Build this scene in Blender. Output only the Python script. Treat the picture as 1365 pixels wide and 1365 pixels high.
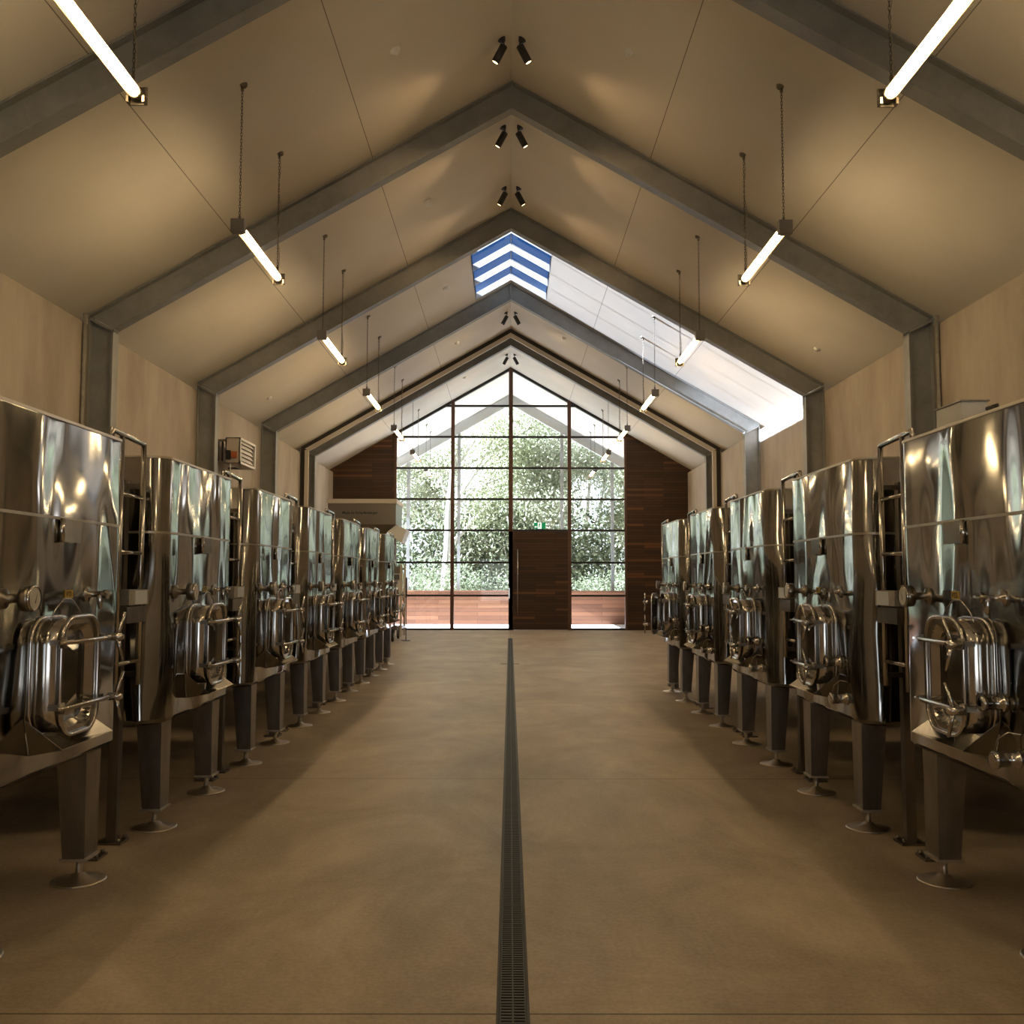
import bpy, bmesh, math, random
from math import sin, cos, pi, radians, sqrt, atan2
from mathutils import Vector, Matrix

for _o in list(bpy.data.objects):
    bpy.data.objects.remove(_o)
SC = bpy.context.scene
COL = SC.collection

# ------------------------------------------------------------------ camera
cam_data = bpy.data.cameras.new('camera')
cam_data.sensor_width = 36.0
cam_data.lens = 1284.3 / 1365 * 36
cam_data.clip_end = 400
cam = bpy.data.objects.new('camera', cam_data)
COL.objects.link(cam)
cam.matrix_world = (Matrix.Translation((-0.0139, 0, 1.6)) @ Matrix.Rotation(-0.0021, 4, 'Z')
                    @ Matrix.Rotation(pi / 2 + 0.0688, 4, 'X') @ Matrix.Rotation(0.0015, 4, 'Z'))
SC.camera = cam

# ------------------------------------------------------------------ sky
W = bpy.data.worlds.new('sky')
SC.world = W
W.use_nodes = True
nt = W.node_tree
nt.nodes.clear()
wo = nt.nodes.new('ShaderNodeOutputWorld')
bg = nt.nodes.new('ShaderNodeBackground')
tc = nt.nodes.new('ShaderNodeTexCoord')
sx = nt.nodes.new('ShaderNodeSeparateXYZ')
rp = nt.nodes.new('ShaderNodeValToRGB')
nt.links.new(tc.outputs['Generated'], sx.inputs[0])
nt.links.new(sx.outputs['Z'], rp.inputs[0])
nt.links.new(rp.outputs[0], bg.inputs[0])
nt.links.new(bg.outputs[0], wo.inputs[0])
cr = rp.color_ramp
cr.elements[0].position = 0.0
cr.elements[0].color = (1.9, 2.1, 2.2, 1)
cr.elements[1].position = 1.0
cr.elements[1].color = (0.02, 0.06, 0.18, 1)
for pos, c in ((0.19, (1.8, 2.0, 2.2, 1)), (0.26, (0.3, 0.55, 1.0, 1)), (0.30, (0.017, 0.085, 0.29, 1)), (0.5, (0.017, 0.08, 0.27, 1))):
    e = cr.elements.new(pos)
    e.color = c
bg.inputs[1].default_value = 1.0

# ------------------------------------------------------------------ sun, low from the left
sd = bpy.data.lights.new('sun', 'SUN')
sd.energy = 74.0
sd.angle = radians(0.5)
sd.color = (0.84, 0.96, 1.18)
sun = bpy.data.objects.new('sun', sd)
COL.objects.link(sun)
sun.rotation_euler = Vector((1, 0.06, -0.52)).to_track_quat('-Z', 'Y').to_euler()
sun.location = (-30, 10, 20)

SC.view_settings.view_transform = 'Standard'
SC.view_settings.look = 'None'
SC.view_settings.gamma = 1
SC.view_settings.use_curve_mapping = False
SC.view_settings.exposure = 0.0
SC.cycles.max_bounces = 10
SC.cycles.transparent_max_bounces = 16
SC.cycles.sample_clamp_indirect = 6.0
SC.cycles.caustics_reflective = False
SC.cycles.use_denoising = True
LAMP = 86.0      # tube emission
SPOT = 80.0

# ------------------------------------------------------------------ materials
def mat(name, col=(.5, .5, .5), rough=.6, metal=0.0, spec=None, emit=None, estr=0.0):
    m = bpy.data.materials.new(name)
    m.use_nodes = True
    b = m.node_tree.nodes['Principled BSDF']
    b.inputs['Base Color'].default_value = (*col, 1)
    b.inputs['Roughness'].default_value = rough
    b.inputs['Metallic'].default_value = metal
    if spec is not None:
        b.inputs['Specular IOR Level'].default_value = spec
    if emit:
        b.inputs['Emission Color'].default_value = (*emit, 1)
        b.inputs['Emission Strength'].default_value = estr
    return m

class NG:
    def __init__(s, m):
        s.m = m
        s.t = m.node_tree
        s.b = s.t.nodes['Principled BSDF']
        s.out = s.t.nodes['Material Output']
    def n(s, typ, **k):
        x = s.t.nodes.new(typ)
        for a, v in k.items():
            if a.startswith('i_'):
                x.inputs[a[2:].replace('_', ' ')].default_value = v
            else:
                setattr(x, a, v)
        return x
    def l(s, a, b):
        s.t.links.new(a, b)
    def pos(s, scale=(1, 1, 1)):
        g = s.n('ShaderNodeNewGeometry')
        mp = s.n('ShaderNodeMapping')
        mp.inputs['Scale'].default_value = scale
        s.l(g.outputs['Position'], mp.inputs[0])
        return mp.outputs[0]
    def noise(s, vec, scale, detail=3, rough=.5, dist=0):
        x = s.n('ShaderNodeTexNoise')
        x.inputs['Scale'].default_value = scale
        x.inputs['Detail'].default_value = detail
        x.inputs['Roughness'].default_value = rough
        x.inputs['Distortion'].default_value = dist
        s.l(vec, x.inputs['Vector'])
        return x.outputs['Fac']
    def ramp(s, fac, stops):
        r = s.n('ShaderNodeValToRGB')
        e = r.color_ramp.elements
        e[0].position = stops[0][0]; e[0].color = (*stops[0][1], 1)
        e[1].position = stops[-1][0]; e[1].color = (*stops[-1][1], 1)
        for p, c in stops[1:-1]:
            q = e.new(p); q.color = (*c, 1)
        s.l(fac, r.inputs[0])
        return r.outputs[0]
    def math(s, op, a, b=None):
        x = s.n('ShaderNodeMath', operation=op)
        for i, v in enumerate((a, b)):
            if v is None: continue
            if isinstance(v, (int, float)): x.inputs[i].default_value = v
            else: s.l(v, x.inputs[i])
        return x.outputs[0]
    def mix(s, fac, a, b, mode='MIX'):
        x = s.n('ShaderNodeMix', data_type='RGBA', blend_type=mode)
        for i, v in ((0, fac), (6, a), (7, b)):
            if isinstance(v, (int, float)): x.inputs[i].default_value = v
            elif isinstance(v, tuple): x.inputs[i].default_value = (*v, 1)
            else: s.l(v, x.inputs[i])
        return x.outputs[2]
    def bump(s, h, strength, distance):
        x = s.n('ShaderNodeBump')
        x.inputs['Strength'].default_value = strength
        x.inputs['Distance'].default_value = distance
        s.l(h, x.inputs['Height'])
        s.l(x.outputs[0], s.b.inputs['Normal'])

def lines_mask(g, coord, vals, half):
    """1 where |coord - v| < half for any v"""
    acc = None
    for v in vals:
        d = g.math('ABSOLUTE', g.math('SUBTRACT', coord, v))
        k = g.math('LESS_THAN', d, half)
        acc = k if acc is None else g.math('MAXIMUM', acc, k)
    return acc

M = {}
# ceiling board, cream, with thin joints along the building
m = mat('ceiling_board', rough=.85, spec=.2); g = NG(m)
c = g.ramp(g.noise(g.pos(), .7, 4), [(.3, (.62, .565, .48)), (.7, (.68, .625, .54))])
ge = g.n('ShaderNodeNewGeometry'); sp = g.n('ShaderNodeSeparateXYZ'); g.l(ge.outputs['Position'], sp.inputs[0])
ax = g.math('ABSOLUTE', sp.outputs['X'])
k = g.math('MULTIPLY', lines_mask(g, ax, [1.85, 3.68], .0045), .8)
g.l(g.mix(k, c, (.12, .10, .08)), g.b.inputs['Base Color'])
M['ceil'] = m
# concrete tilt walls
m = mat('wall_concrete', rough=.8, spec=.25); g = NG(m)
p = g.pos()
n1 = g.noise(g.pos((1, 1, .45)), 1.1, 5, .6)
c = g.ramp(n1, [(.25, (.26, .215, .175)), (.5, (.37, .315, .26)), (.8, (.45, .395, .33))])
n2 = g.noise(g.pos((1, 1, .25)), 3.5, 5, .6)
c = g.mix(.15, c, g.ramp(n2, [(.35, (.24, .19, .13)), (.6, (.48, .42, .32))]))
g.l(c, g.b.inputs['Base Color']); g.bump(n2, .15, .01)
M['wall'] = m
# floor
m = mat('floor_concrete', rough=.42, spec=.10); g = NG(m)
n1 = g.noise(g.pos((1, .8, 1)), .85, 7, .68, .9)
n2 = g.noise(g.pos((1, .35, 1)), 2.6, 5, .6, .4)
n3 = g.noise(g.pos(), 45, 3, .7)
c = g.ramp(n1, [(.33, (.155, .12, .09)), (.5, (.275, .224, .172)), (.66, (.42, .353, .278))])
c = g.mix(.38, c, g.ramp(n2, [(.3, (.21, .155, .108)), (.68, (.50, .41, .30))]))
c = g.mix(.25, c, g.ramp(n3, [(.3, (.16, .12, .085)), (.7, (.48, .39, .28))]))
ge = g.n('ShaderNodeNewGeometry'); sp = g.n('ShaderNodeSeparateXYZ'); g.l(ge.outputs['Position'], sp.inputs[0])
k = lines_mask(g, sp.outputs['Y'], [3.665, 7.84, 12.2, 16.6, 21.0, 25.92], .006)
k2 = g.math('MULTIPLY', g.math('LESS_THAN', g.math('ABSOLUTE', sp.outputs['X']), .006), g.math('GREATER_THAN', sp.outputs['Y'], 25.9))
k = g.math('MAXIMUM', k, k2)
g.l(g.mix(g.math('MULTIPLY', k, .75), c, (.05, .035, .025)), g.b.inputs['Base Color'])
g.l(g.math('ADD', g.math('MULTIPLY', n2, .2), .36), g.b.inputs['Roughness'])
g.bump(n3, .12, .004)
M['floor'] = m
# structural steel
m = mat('frame_steel', rough=.5); g = NG(m)
n1 = g.noise(g.pos(), 2.2, 6, .7)
g.l(g.ramp(n1, [(.3, (.19, .19, .175)), (.7, (.29, .285, .265))]), g.b.inputs['Base Color'])
M['frame'] = m
m = mat('galvanised', rough=.5, metal=.3); g = NG(m)
g.l(g.ramp(g.noise(g.pos(), 9, 5, .7), [(.3, (.26, .25, .22)), (.7, (.42, .40, .36))]), g.b.inputs['Base Color'])
M['galv'] = m
M['cream'] = mat('cream_paint', (.55, .49, .40), .6)
M['shadowgap'] = mat('dark_gap_shade', (.03, .025, .02), .8)  # dark colour stands in for shade inside the gap
# polished tank steel with the soft waves of rolled sheet
m = mat('polished_steel', (.56, .53, .49), .1, 1.0); g = NG(m)
oi = g.n('ShaderNodeObjectInfo')
v1 = g.pos((1.0, 1.0, .42))
nn = g.n('ShaderNodeTexNoise', noise_dimensions='4D'); g.l(v1, nn.inputs['Vector'])
g.l(g.math('MULTIPLY', oi.outputs['Random'], 9), nn.inputs['W'])
nn.inputs['Scale'].default_value = 2.15; nn.inputs['Detail'].default_value = .0; nn.inputs['Distortion'].default_value = .5
g.bump(nn.outputs['Fac'], 1.0, .13)
fine = g.noise(g.pos((1, 1, 1)), 5, 4, .6)
g.l(g.math('ADD', g.math('MULTIPLY', fine, .10), .055), g.b.inputs['Roughness'])
g.l(g.ramp(fine, [(.3, (.25, .245, .23)), (.7, (.335, .325, .305))]), g.b.inputs['Base Color'])
M['tank'] = m
m = mat('brushed_steel', (.42, .385, .34), .34, 1.0); g = NG(m)
g.l(g.ramp(g.noise(g.pos((1, 1, .3)), 12, 4, .6), [(.3, (.18, .16, .14)), (.7, (.28, .255, .225))]), g.b.inputs['Base Color'])
M['leg'] = m
M['fit'] = mat('fitting_steel', (.52, .50, .47), .15, 1.0)
M['fitd'] = mat('fitting_dark', (.26, .235, .20), .34, 1.0)
M['weld'] = mat('weld_steel', (.55, .50, .43), .38, 1.0)
M['black'] = mat('black_metal', (.012, .012, .012), .45)
M['rubber'] = mat('black_rubber', (.02, .018, .015), .7)
M['white'] = mat('white_plastic', (.75, .73, .68), .5)
M['white_paint'] = mat('white_paint', (.80, .80, .80), .6)
M['dial'] = mat('dial_face', (.62, .62, .58), .3)
M['yellow'] = mat('yellow_label', (.55, .38, .08), .5)
M['ink'] = mat('ink', (.02, .02, .02), .6)
M['boxblue'] = mat('pale_panel', (.62, .68, .75), .35)
M['cap'] = mat('lamp_bronze', (.16, .135, .10), .4, .6)
M['capgrey'] = mat('lamp_cap_grey', (.23, .21, .185), .55, .3)
M['brass'] = mat('brass_edge', (.45, .30, .14), .35, .9)
M['chain'] = mat('chain_steel', (.10, .085, .065), .5, .6)
M['flex'] = mat('lamp_flex', (.33, .28, .20), .6)
M['tube'] = mat('tube_glow', (.9, .9, .9), .4, emit=(1.0, .73, .38), estr=LAMP)
M['lens'] = mat('spot_lens', (.9, .7, .4), .4, emit=(1.0, .72, .38), estr=5.0)
M['orange'] = mat('orange_plastic', (.42, .12, .04), .5)
M['green'] = mat('exit_green', (.0, .16, .06), .4, emit=(.0, .30, .11), estr=.55)
M['signwhite'] = mat('exit_white', (.8, .8, .8), .4, emit=(.9, 1, .95), estr=.9)
M['grate'] = mat('drain_metal', (.022, .019, .016), .6)
M['pit'] = mat('drain_pit', (.012, .010, .009), .9)
# timber boards
def timber(name, dark, mid, light, rowh=.085, bw=1.7, rough=.5):
    m = mat(name, rough=rough, spec=.35); g = NG(m)
    ge = g.n('ShaderNodeNewGeometry'); sp = g.n('ShaderNodeSeparateXYZ'); g.l(ge.outputs['Position'], sp.inputs[0])
    cb = g.n('ShaderNodeCombineXYZ'); g.l(g.math('ADD', sp.outputs['X'], g.math('MULTIPLY', sp.outputs['Y'], .01)), cb.inputs[0]); g.l(sp.outputs['Z'], cb.inputs[1])
    br = g.n('ShaderNodeTexBrick'); g.l(cb.outputs[0], br.inputs['Vector'])
    br.inputs['Scale'].default_value = 1; br.inputs['Brick Width'].default_value = bw; br.inputs['Row Height'].default_value = rowh
    br.inputs['Mortar Size'].default_value = .004; br.inputs['Mortar'].default_value = (0, 0, 0, 1)
    br.inputs['Color1'].default_value = (0, 0, 0, 1); br.inputs['Color2'].default_value = (1, 1, 1, 1); br.inputs['Bias'].default_value = -.15
    br.offset = .37
    c = g.ramp(br.outputs['Color'], [(0, dark), (.55, mid), (.66, mid), (.78, light)])
    gr = g.noise(g.pos((2, 2, 30)), 1.6, 4, .6)
    c = g.mix(.35, c, g.ramp(gr, [(.3, dark), (.7, mid)]))
    c = g.mix(br.outputs['Fac'], c, (dark[0] * .25, dark[1] * .25, dark[2] * .25))
    g.l(c, g.b.inputs['Base Color'])
    return m
M['wood'] = timber('dark_timber', (.035, .017, .009), (.065, .031, .014), (.17, .07, .025))
M['woodframe'] = mat('timber_mullion', (.085, .036, .018), .5)
M['rail'] = mat('black_window_bar', (.015, .013, .012), .4)
M['redwood'] = timber('red_timber', (.13, .052, .024), (.22, .092, .042), (.29, .135, .068), .14, 2.2, .6)
m = mat('paving', rough=.8); g = NG(m)
g.l(g.ramp(g.noise(g.pos(), 3, 4), [(.3, (.62, .61, .59)), (.7, (.72, .71, .69))]), g.b.inputs['Base Color'])
M['paving'] = m
m = mat('dry_ground', rough=.95); g = NG(m)
g.l(g.ramp(g.noise(g.pos(), .8, 6, .7), [(.3, (.40, .36, .28)), (.55, (.52, .47, .38)), (.75, (.36, .36, .26))]), g.b.inputs['Base Color'])
M['ground'] = m
# thin clear glass
def glass(name, tint=(.96, .98, .98), refl=.6):
    m = bpy.data.materials.new(name); m.use_nodes = True
    t = m.node_tree; t.nodes.clear()
    o = t.nodes.new('ShaderNodeOutputMaterial'); mx = t.nodes.new('ShaderNodeMixShader')
    tr = t.nodes.new('ShaderNodeBsdfTransparent'); gl = t.nodes.new('ShaderNodeBsdfGlossy')
    lw = t.nodes.new('ShaderNodeLayerWeight'); lw.inputs[0].default_value = .5
    fr = t.nodes.new('ShaderNodeMath'); fr.operation = 'POWER'; fr.inputs[1].default_value = 5
    t.links.new(lw.outputs['Facing'], fr.inputs[0])
    mu = t.nodes.new('ShaderNodeMath'); mu.operation = 'MULTIPLY_ADD'; mu.inputs[1].default_value = refl; mu.inputs[2].default_value = .07 * refl
    tr.inputs[0].default_value = (*tint, 1); gl.inputs['Roughness'].default_value = .01
    t.links.new(fr.outputs[0], mu.inputs[0]); t.links.new(mu.outputs[0], mx.inputs[0])
    t.links.new(tr.outputs[0], mx.inputs[1]); t.links.new(gl.outputs[0], mx.inputs[2]); t.links.new(mx.outputs[0], o.inputs[0])
    return m
M['glass'] = glass('window_glass')
M['skyglass'] = glass('skylight_glass', (.97, .98, 1.0), .3)
# leaves
def leafmat(name, a, b):
    m = mat(name, rough=.55, spec=.3); g = NG(m)
    c = g.ramp(g.noise(g.pos(), .9, 4, .7), [(.3, a), (.7, b)])
    g.l(c, g.b.inputs['Base Color'])
    tl = g.n('ShaderNodeBsdfTranslucent'); g.l(c, tl.inputs[0])
    mx = g.n('ShaderNodeMixShader'); mx.inputs[0].default_value = .4
    g.l(g.b.outputs[0], mx.inputs[1]); g.l(tl.outputs[0], mx.inputs[2]); g.l(mx.outputs[0], g.out.inputs[0])
    return m
M['leaf1'] = leafmat('gum_leaf', (.30, .32, .19), (.47, .48, .32))
M['leaf2'] = leafmat('pale_gum_leaf', (.30, .31, .20), (.46, .46, .33))
M['leaf3'] = leafmat('grey_gum_leaf', (.28, .30, .21), (.44, .46, .34))
M['leafs'] = leafmat('scrub_leaf', (.13, .15, .08), (.25, .27, .17))
m = mat('gum_bark', rough=.8); g = NG(m)
g.l(g.ramp(g.noise(g.pos((1, 1, .3)), 3, 5, .7), [(.3, (.30, .26, .21)), (.7, (.58, .54, .48))]), g.b.inputs['Base Color'])
M['bark'] = m

# ------------------------------------------------------------------ mesh helpers
class MB:
    def __init__(s):
        s.v = []; s.f = []; s.mi = []; s.sm = []
    def add(s, vs, fs, mi=0, smooth=False):
        o = len(s.v); s.v += [tuple(p) for p in vs]
        for f in fs:
            s.f.append([i + o for i in f]); s.mi.append(mi); s.sm.append(smooth)
        return s
    def box(s, a, b, mi=0):
        x0, y0, z0 = (min(a[i], b[i]) for i in range(3)); x1, y1, z1 = (max(a[i], b[i]) for i in range(3))
        return s.add([(x0, y0, z0), (x1, y0, z0), (x1, y1, z0), (x0, y1, z0), (x0, y0, z1), (x1, y0, z1), (x1, y1, z1), (x0, y1, z1)],
                     [(0, 3, 2, 1), (4, 5, 6, 7), (0, 1, 5, 4), (1, 2, 6, 5), (2, 3, 7, 6), (3, 0, 4, 7)], mi)
    def prism(s, poly, fn, t0, t1, mi=0, smooth=False):
        """poly: list of 2D points, fn(p, t) -> 3D"""
        n = len(poly)
        vs = [fn(p, t0) for p in poly] + [fn(p, t1) for p in poly]
        s.add(vs, [list(range(n))[::-1], list(range(n, 2 * n))], mi)
        o = len(s.v) - 2 * n
        for i in range(n):
            j = (i + 1) % n
            s.f.append([o + i, o + j, o + n + j, o + n + i]); s.mi.append(mi); s.sm.append(smooth)
        return s
    def xz(s, poly, y0, y1, mi=0):
        return s.prism(poly, lambda p, t: (p[0], t, p[1]), y0, y1, mi)
    def tube(s, pts, r, n=8, mi=0, caps=True, closed=False):
        pts = [Vector(p) for p in pts]
        rs = r if isinstance(r, (list, tuple)) else [r] * len(pts)
        m_ = len(pts); vs = []; up = None
        for i, p in enumerate(pts):
            if closed: d = pts[(i + 1) % m_] - pts[i - 1]
            else: d = pts[min(i + 1, m_ - 1)] - pts[max(i - 1, 0)]
            d.normalize()
            if up is None:
                up = Vector((0, 0, 1)) if abs(d.z) < .9 else Vector((1, 0, 0))
            a = d.cross(up)
            if a.length < 1e-4: a = d.cross(Vector((0, 1, 0)))
            a.normalize(); b = d.cross(a); up = -b if False else up
            for k_ in range(n):
                t = 2 * pi * k_ / n
                vs.append(p + (a * cos(t) + b * sin(t)) * rs[i])
        fs = []
        for i in range(m_ if closed else m_ - 1):
            j = (i + 1) % m_
            for k_ in range(n):
                q = (k_ + 1) % n
                fs.append((i * n + k_, i * n + q, j * n + q, j * n + k_))
        s.add(vs, fs, mi, True)
        if caps and not closed:
            s.add(vs[:n], [list(range(n))[::-1]], mi); s.add(vs[-n:], [list(range(n))], mi)
        return s
    def lathe(s, prof, origin, axis, n=20, mi=0, smooth=True):
        """prof: list of (radius, distance along axis)"""
        ax_ = Vector(axis).normalized(); o_ = Vector(origin)
        a = ax_.cross(Vector((0, 0, 1)) if abs(ax_.z) < .9 else Vector((1, 0, 0))).normalized(); b = ax_.cross(a)
        vs = []
        for (r, d) in prof:
            for k_ in range(n):
                t = 2 * pi * k_ / n
                vs.append(o_ + ax_ * d + (a * cos(t) + b * sin(t)) * r)
        fs = []
        for i in range(len(prof) - 1):
            for k_ in range(n):
                q = (k_ + 1) % n
                fs.append((i * n + k_, i * n + q, (i + 1) * n + q, (i + 1) * n + k_))
        s.add(vs, fs, mi, smooth)
        s.add(vs[:n], [list(range(n))[::-1]], mi); s.add(vs[-n:], [list(range(n))], mi)
        return s
    def map(s, fn):
        s.v = [tuple(fn(p)) for p in s.v]; return s
    def build(s, name, mats, parent=None, recalc=True, autosmooth=None):
        me = bpy.data.meshes.new(name)
        me.from_pydata(s.v, [], s.f)
        for mm in (mats if isinstance(mats, (list, tuple)) else [mats]):
            me.materials.append(M[mm] if isinstance(mm, str) else mm)
        me.polygons.foreach_set('material_index', s.mi)
        me.polygons.foreach_set('use_smooth', s.sm)
        if recalc:
            bm = bmesh.new(); bm.from_mesh(me)
            bmesh.ops.remove_doubles(bm, verts=bm.verts, dist=1e-5)
            bmesh.ops.recalc_face_normals(bm, faces=bm.faces)
            bm.to_mesh(me); bm.free()
        me.update()
        o = bpy.data.objects.new(name, me)
        COL.objects.link(o)
        if parent:
            o.parent = parent
            o.location = -ORG.get(parent.name, Vector((0, 0, 0)))
        return o

ORG = {}   # world origin of every thing; part meshes are written in world coordinates
def root(name, loc, label, cat, group=None):
    o = bpy.data.objects.new(name, None)
    COL.objects.link(o); o.location = loc; o.empty_display_size = .1
    ORG[o.name] = Vector(loc)
    tag(o, label, cat, group)
    return o
def tag(o, label=None, cat=None, group=None, kind=None):
    if label: o['label'] = label
    if cat: o['category'] = cat
    if group: o['group'] = group
    if kind: o['kind'] = kind
    return o
def part(mb, name, mats, parent, **k):
    """a part, or a sub-part when the parent is a part"""
    o = mb.build(name, mats, **k)
    o.parent = parent
    if parent.name in ORG: o.location = -ORG[parent.name]
    return o
def copy_tree(o, parent=None, keep=None):
    c_ = o.copy(); COL.objects.link(c_)
    if parent: c_.parent = parent
    for ch in list(o.children): copy_tree(ch, c_)
    return c_
def rrect(a0, a1, b0, b1, r, n=6):
    pts = []
    for (cx_, cy_, t0) in ((a1 - r, b1 - r, 0), (a0 + r, b1 - r, pi / 2), (a0 + r, b0 + r, pi), (a1 - r, b0 + r, 3 * pi / 2)):
        for i in range(n + 1):
            t = t0 + pi / 2 * i / n
            pts.append((cx_ + r * cos(t), cy_ + r * sin(t)))
    return pts
def text_mesh(txt, size, name, material, parent, loc, rot, extrude=.001):
    cu = bpy.data.curves.new(name, 'FONT'); cu.body = txt; cu.size = size; cu.extrude = extrude; cu.offset = size * .02
    to = bpy.data.objects.new(name, cu); COL.objects.link(to)
    bpy.context.view_layer.update()
    me = bpy.data.meshes.new_from_object(to)
    bpy.data.objects.remove(to)
    me.materials.clear(); me.materials.append(M[material])
    o = bpy.data.objects.new(name, me); COL.objects.link(o)
    o.parent = parent
    o.location = Vector(loc) - ORG.get(parent.name, Vector((0, 0, 0)))
    o.rotation_euler = rot
    return o

# ------------------------------------------------------------------ dimensions
XW, HE, HR = 5.556, 5.057, 8.25
S = (HR - HE) / XW
YB, YG, YC = -9.0, 30.04, 35.3          # back wall, glass gable, canopy end
def ch(x): return HR - S * abs(x)
FR = [3.66, 8.06, 12.45, 16.87, 21.27, 25.55, 34.4]

# ------------------------------------------------------------------ shell
mb = MB()
mb.box((-XW - .3, YB - .3, -.15), (-.062, YG + .06, 0)); mb.box((.062, YB - .3, -.15), (XW + .3, YG + .06, 0))
mb.box((-.062, 25.92, -.15), (.062, YG + .06, 0)); mb.box((-.062, YB - .3, -.25), (.062, 25.92, -.12))
tag(mb.build('floor', 'floor'), kind='structure')
T = .15
mb = MB()
for sg in (-1, 1):
    for (y0, y1, x0) in ((YB - .3, 17.2, 0), (17.2, 21.12, .78), (21.12, YC, 0)):
        xo = XW + .3
        poly = [(sg * x0, ch(x0)), (sg * xo, ch(xo)), (sg * xo, ch(xo) + T), (sg * x0, ch(x0) + T)]
        mb.xz(poly, y0, y1)
tag(mb.build('ceiling', 'ceil'), kind='structure')
for nm, sg in (('wall_left', -1), ('wall_right', 1)):
    mb = MB(); mb.box((sg * XW, YB, 0), (sg * (XW + .25), YG + .1, ch(XW + .25)))
    tag(mb.build(nm, 'wall'), kind='structure')
mb = MB(); DW, DH = 2.1, 3.0          # unseen door opening, added to light the foreground and the tanks
mb.xz([(-XW, DH), (XW, DH), (XW, HE), (0, HR), (-XW, HE)], YB - .3, YB)
for sg in (-1, 1): mb.box((sg * DW, YB - .3, 0), (sg * XW, YB, DH))
tag(mb.build('wall_back', 'wall'), kind='structure')
# timber clad gable sides
GX = 3.64
mb = MB()
for sg in (-1, 1):
    mb.xz([(sg * GX, 0), (sg * (XW + .2), 0), (sg * (XW + .2), ch(XW + .2) + .02), (sg * GX, ch(GX) + .02)], YG, YG + .18)
tag(mb.build('wall_far', 'wood'), kind='structure')

# glazed gable
win = root('window_1', (0, YG, 0), 'tall gable window with timber mullions looking out to gum trees', 'window'); win['kind'] = 'structure'
mb = MB()
for x, w_ in ((-GX + .035, .07), (-1.81, .11), (.01, .13), (1.845, .11), (GX - .035, .07)):
    x0, x1 = x - w_ / 2, x + w_ / 2
    if x0 < 0 < x1: mb.xz([(x0, 0), (x1, 0), (x1, ch(x1) - .0), (0, HR), (x0, ch(x0))], YG - .03, YG + .11)
    else: mb.xz([(x0, 0), (x1, 0), (x1, ch(x1)), (x0, ch(x0))], YG - .03, YG + .11)
part(mb, 'mullion', 'woodframe', win)
mb = MB()
for sg in (-1, 1):
    mb.xz([(0, HR), (sg * GX, ch(GX)), (sg * GX, ch(GX) - .09), (0, HR - .09)], YG - .02, YG + .10)
part(mb, 'gable_rail', 'rail', win)
mb = MB()
for h in (7.02, 6.035, 5.05, 4.07, 3.095, 2.09, 1.065, .03):
    xm = min(GX, (HR - h) / S - .02)
    if h < 3: mb.box((-xm, YG, h - .03), (-.055, YG + .07, h + .03)); mb.box((1.9, YG, h - .03), (xm, YG + .07, h + .03))
    else: mb.box((-xm, YG, h - .032), (xm, YG + .07, h + .032))
part(mb, 'transom', 'rail', win)
for x0, x1 in ((-GX, -1.81), (-1.81, .01), (1.845, GX)):
    part(MB().add([(x0, YG + .05, 0), (x1, YG + .05, 0), (x1, YG + .05, ch(x1) - .02), (x0, YG + .05, ch(x0) - .02)], [(0, 1, 2, 3)]), 'pane', 'glass', win, recalc=False)
part(MB().add([(.01, YG + .05, 3.1), (1.845, YG + .05, 3.1), (1.845, YG + .05, ch(1.845) - .02), (.01, YG + .05, ch(.01) - .02)], [(0, 1, 2, 3)]), 'pane', 'glass', win, recalc=False)

dr = root('door_1', (.9, YG, 0), 'dark plank pivot door in the glazed gable', 'door'); dr['kind'] = 'structure'
part(MB().box((-.05, YG - .03, .01), (1.79, YG + .06, 3.06)), 'door_leaf', 'wood', dr)
mb = MB().tube([(.228, YG - .11, .46), (.228, YG - .11, 2.49)], .014, 8)
for h in (.6, 1.45, 2.35): mb.tube([(.228, YG - .11, h), (.228, YG - .03, h)], .01, 6)
part(mb, 'door_handle', 'fit', dr)
part(MB().box((-.05, YG - .09, .98), (-.02, YG - .03, 1.30)), 'door_lock', 'fit', dr)

# skylight
sk = root('window_2', (0, 19.2, HR), 'ridge skylight with white baffles above the right hand bay', 'window'); sk['kind'] = 'structure'
XS = .78; TBF = T
for sg in (-1, 1):
    for y in (17.2, 18.185, 19.166, 20.12, 21.105):
        part(MB().xz([(0, HR), (sg * XS, ch(XS)), (sg * XS, ch(XS) + TBF), (0, HR + TBF)], y - .008, y + .008), 'baffle', 'white_paint', sk)
    part(MB().xz([(sg * XS, ch(XS)), (sg * (XS + .015), ch(XS + .015)), (sg * (XS + .015), ch(XS) + T), (sg * XS, ch(XS) + T)], 17.2, 21.12), 'side_lining', 'white_paint', sk)
    part(MB().add([(0, 17.2, HR + T), (sg * XS, 17.2, ch(XS) + T), (sg * XS, 21.12, ch(XS) + T), (0, 21.12, HR + T)], [(0, 1, 2, 3)]), 'pane', 'skyglass', sk, recalc=False)
part(MB().box((-.012, 17.2, HR + T - .03), (.012, 21.1, HR + T)), 'ridge_bar', 'rail', sk)

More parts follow.
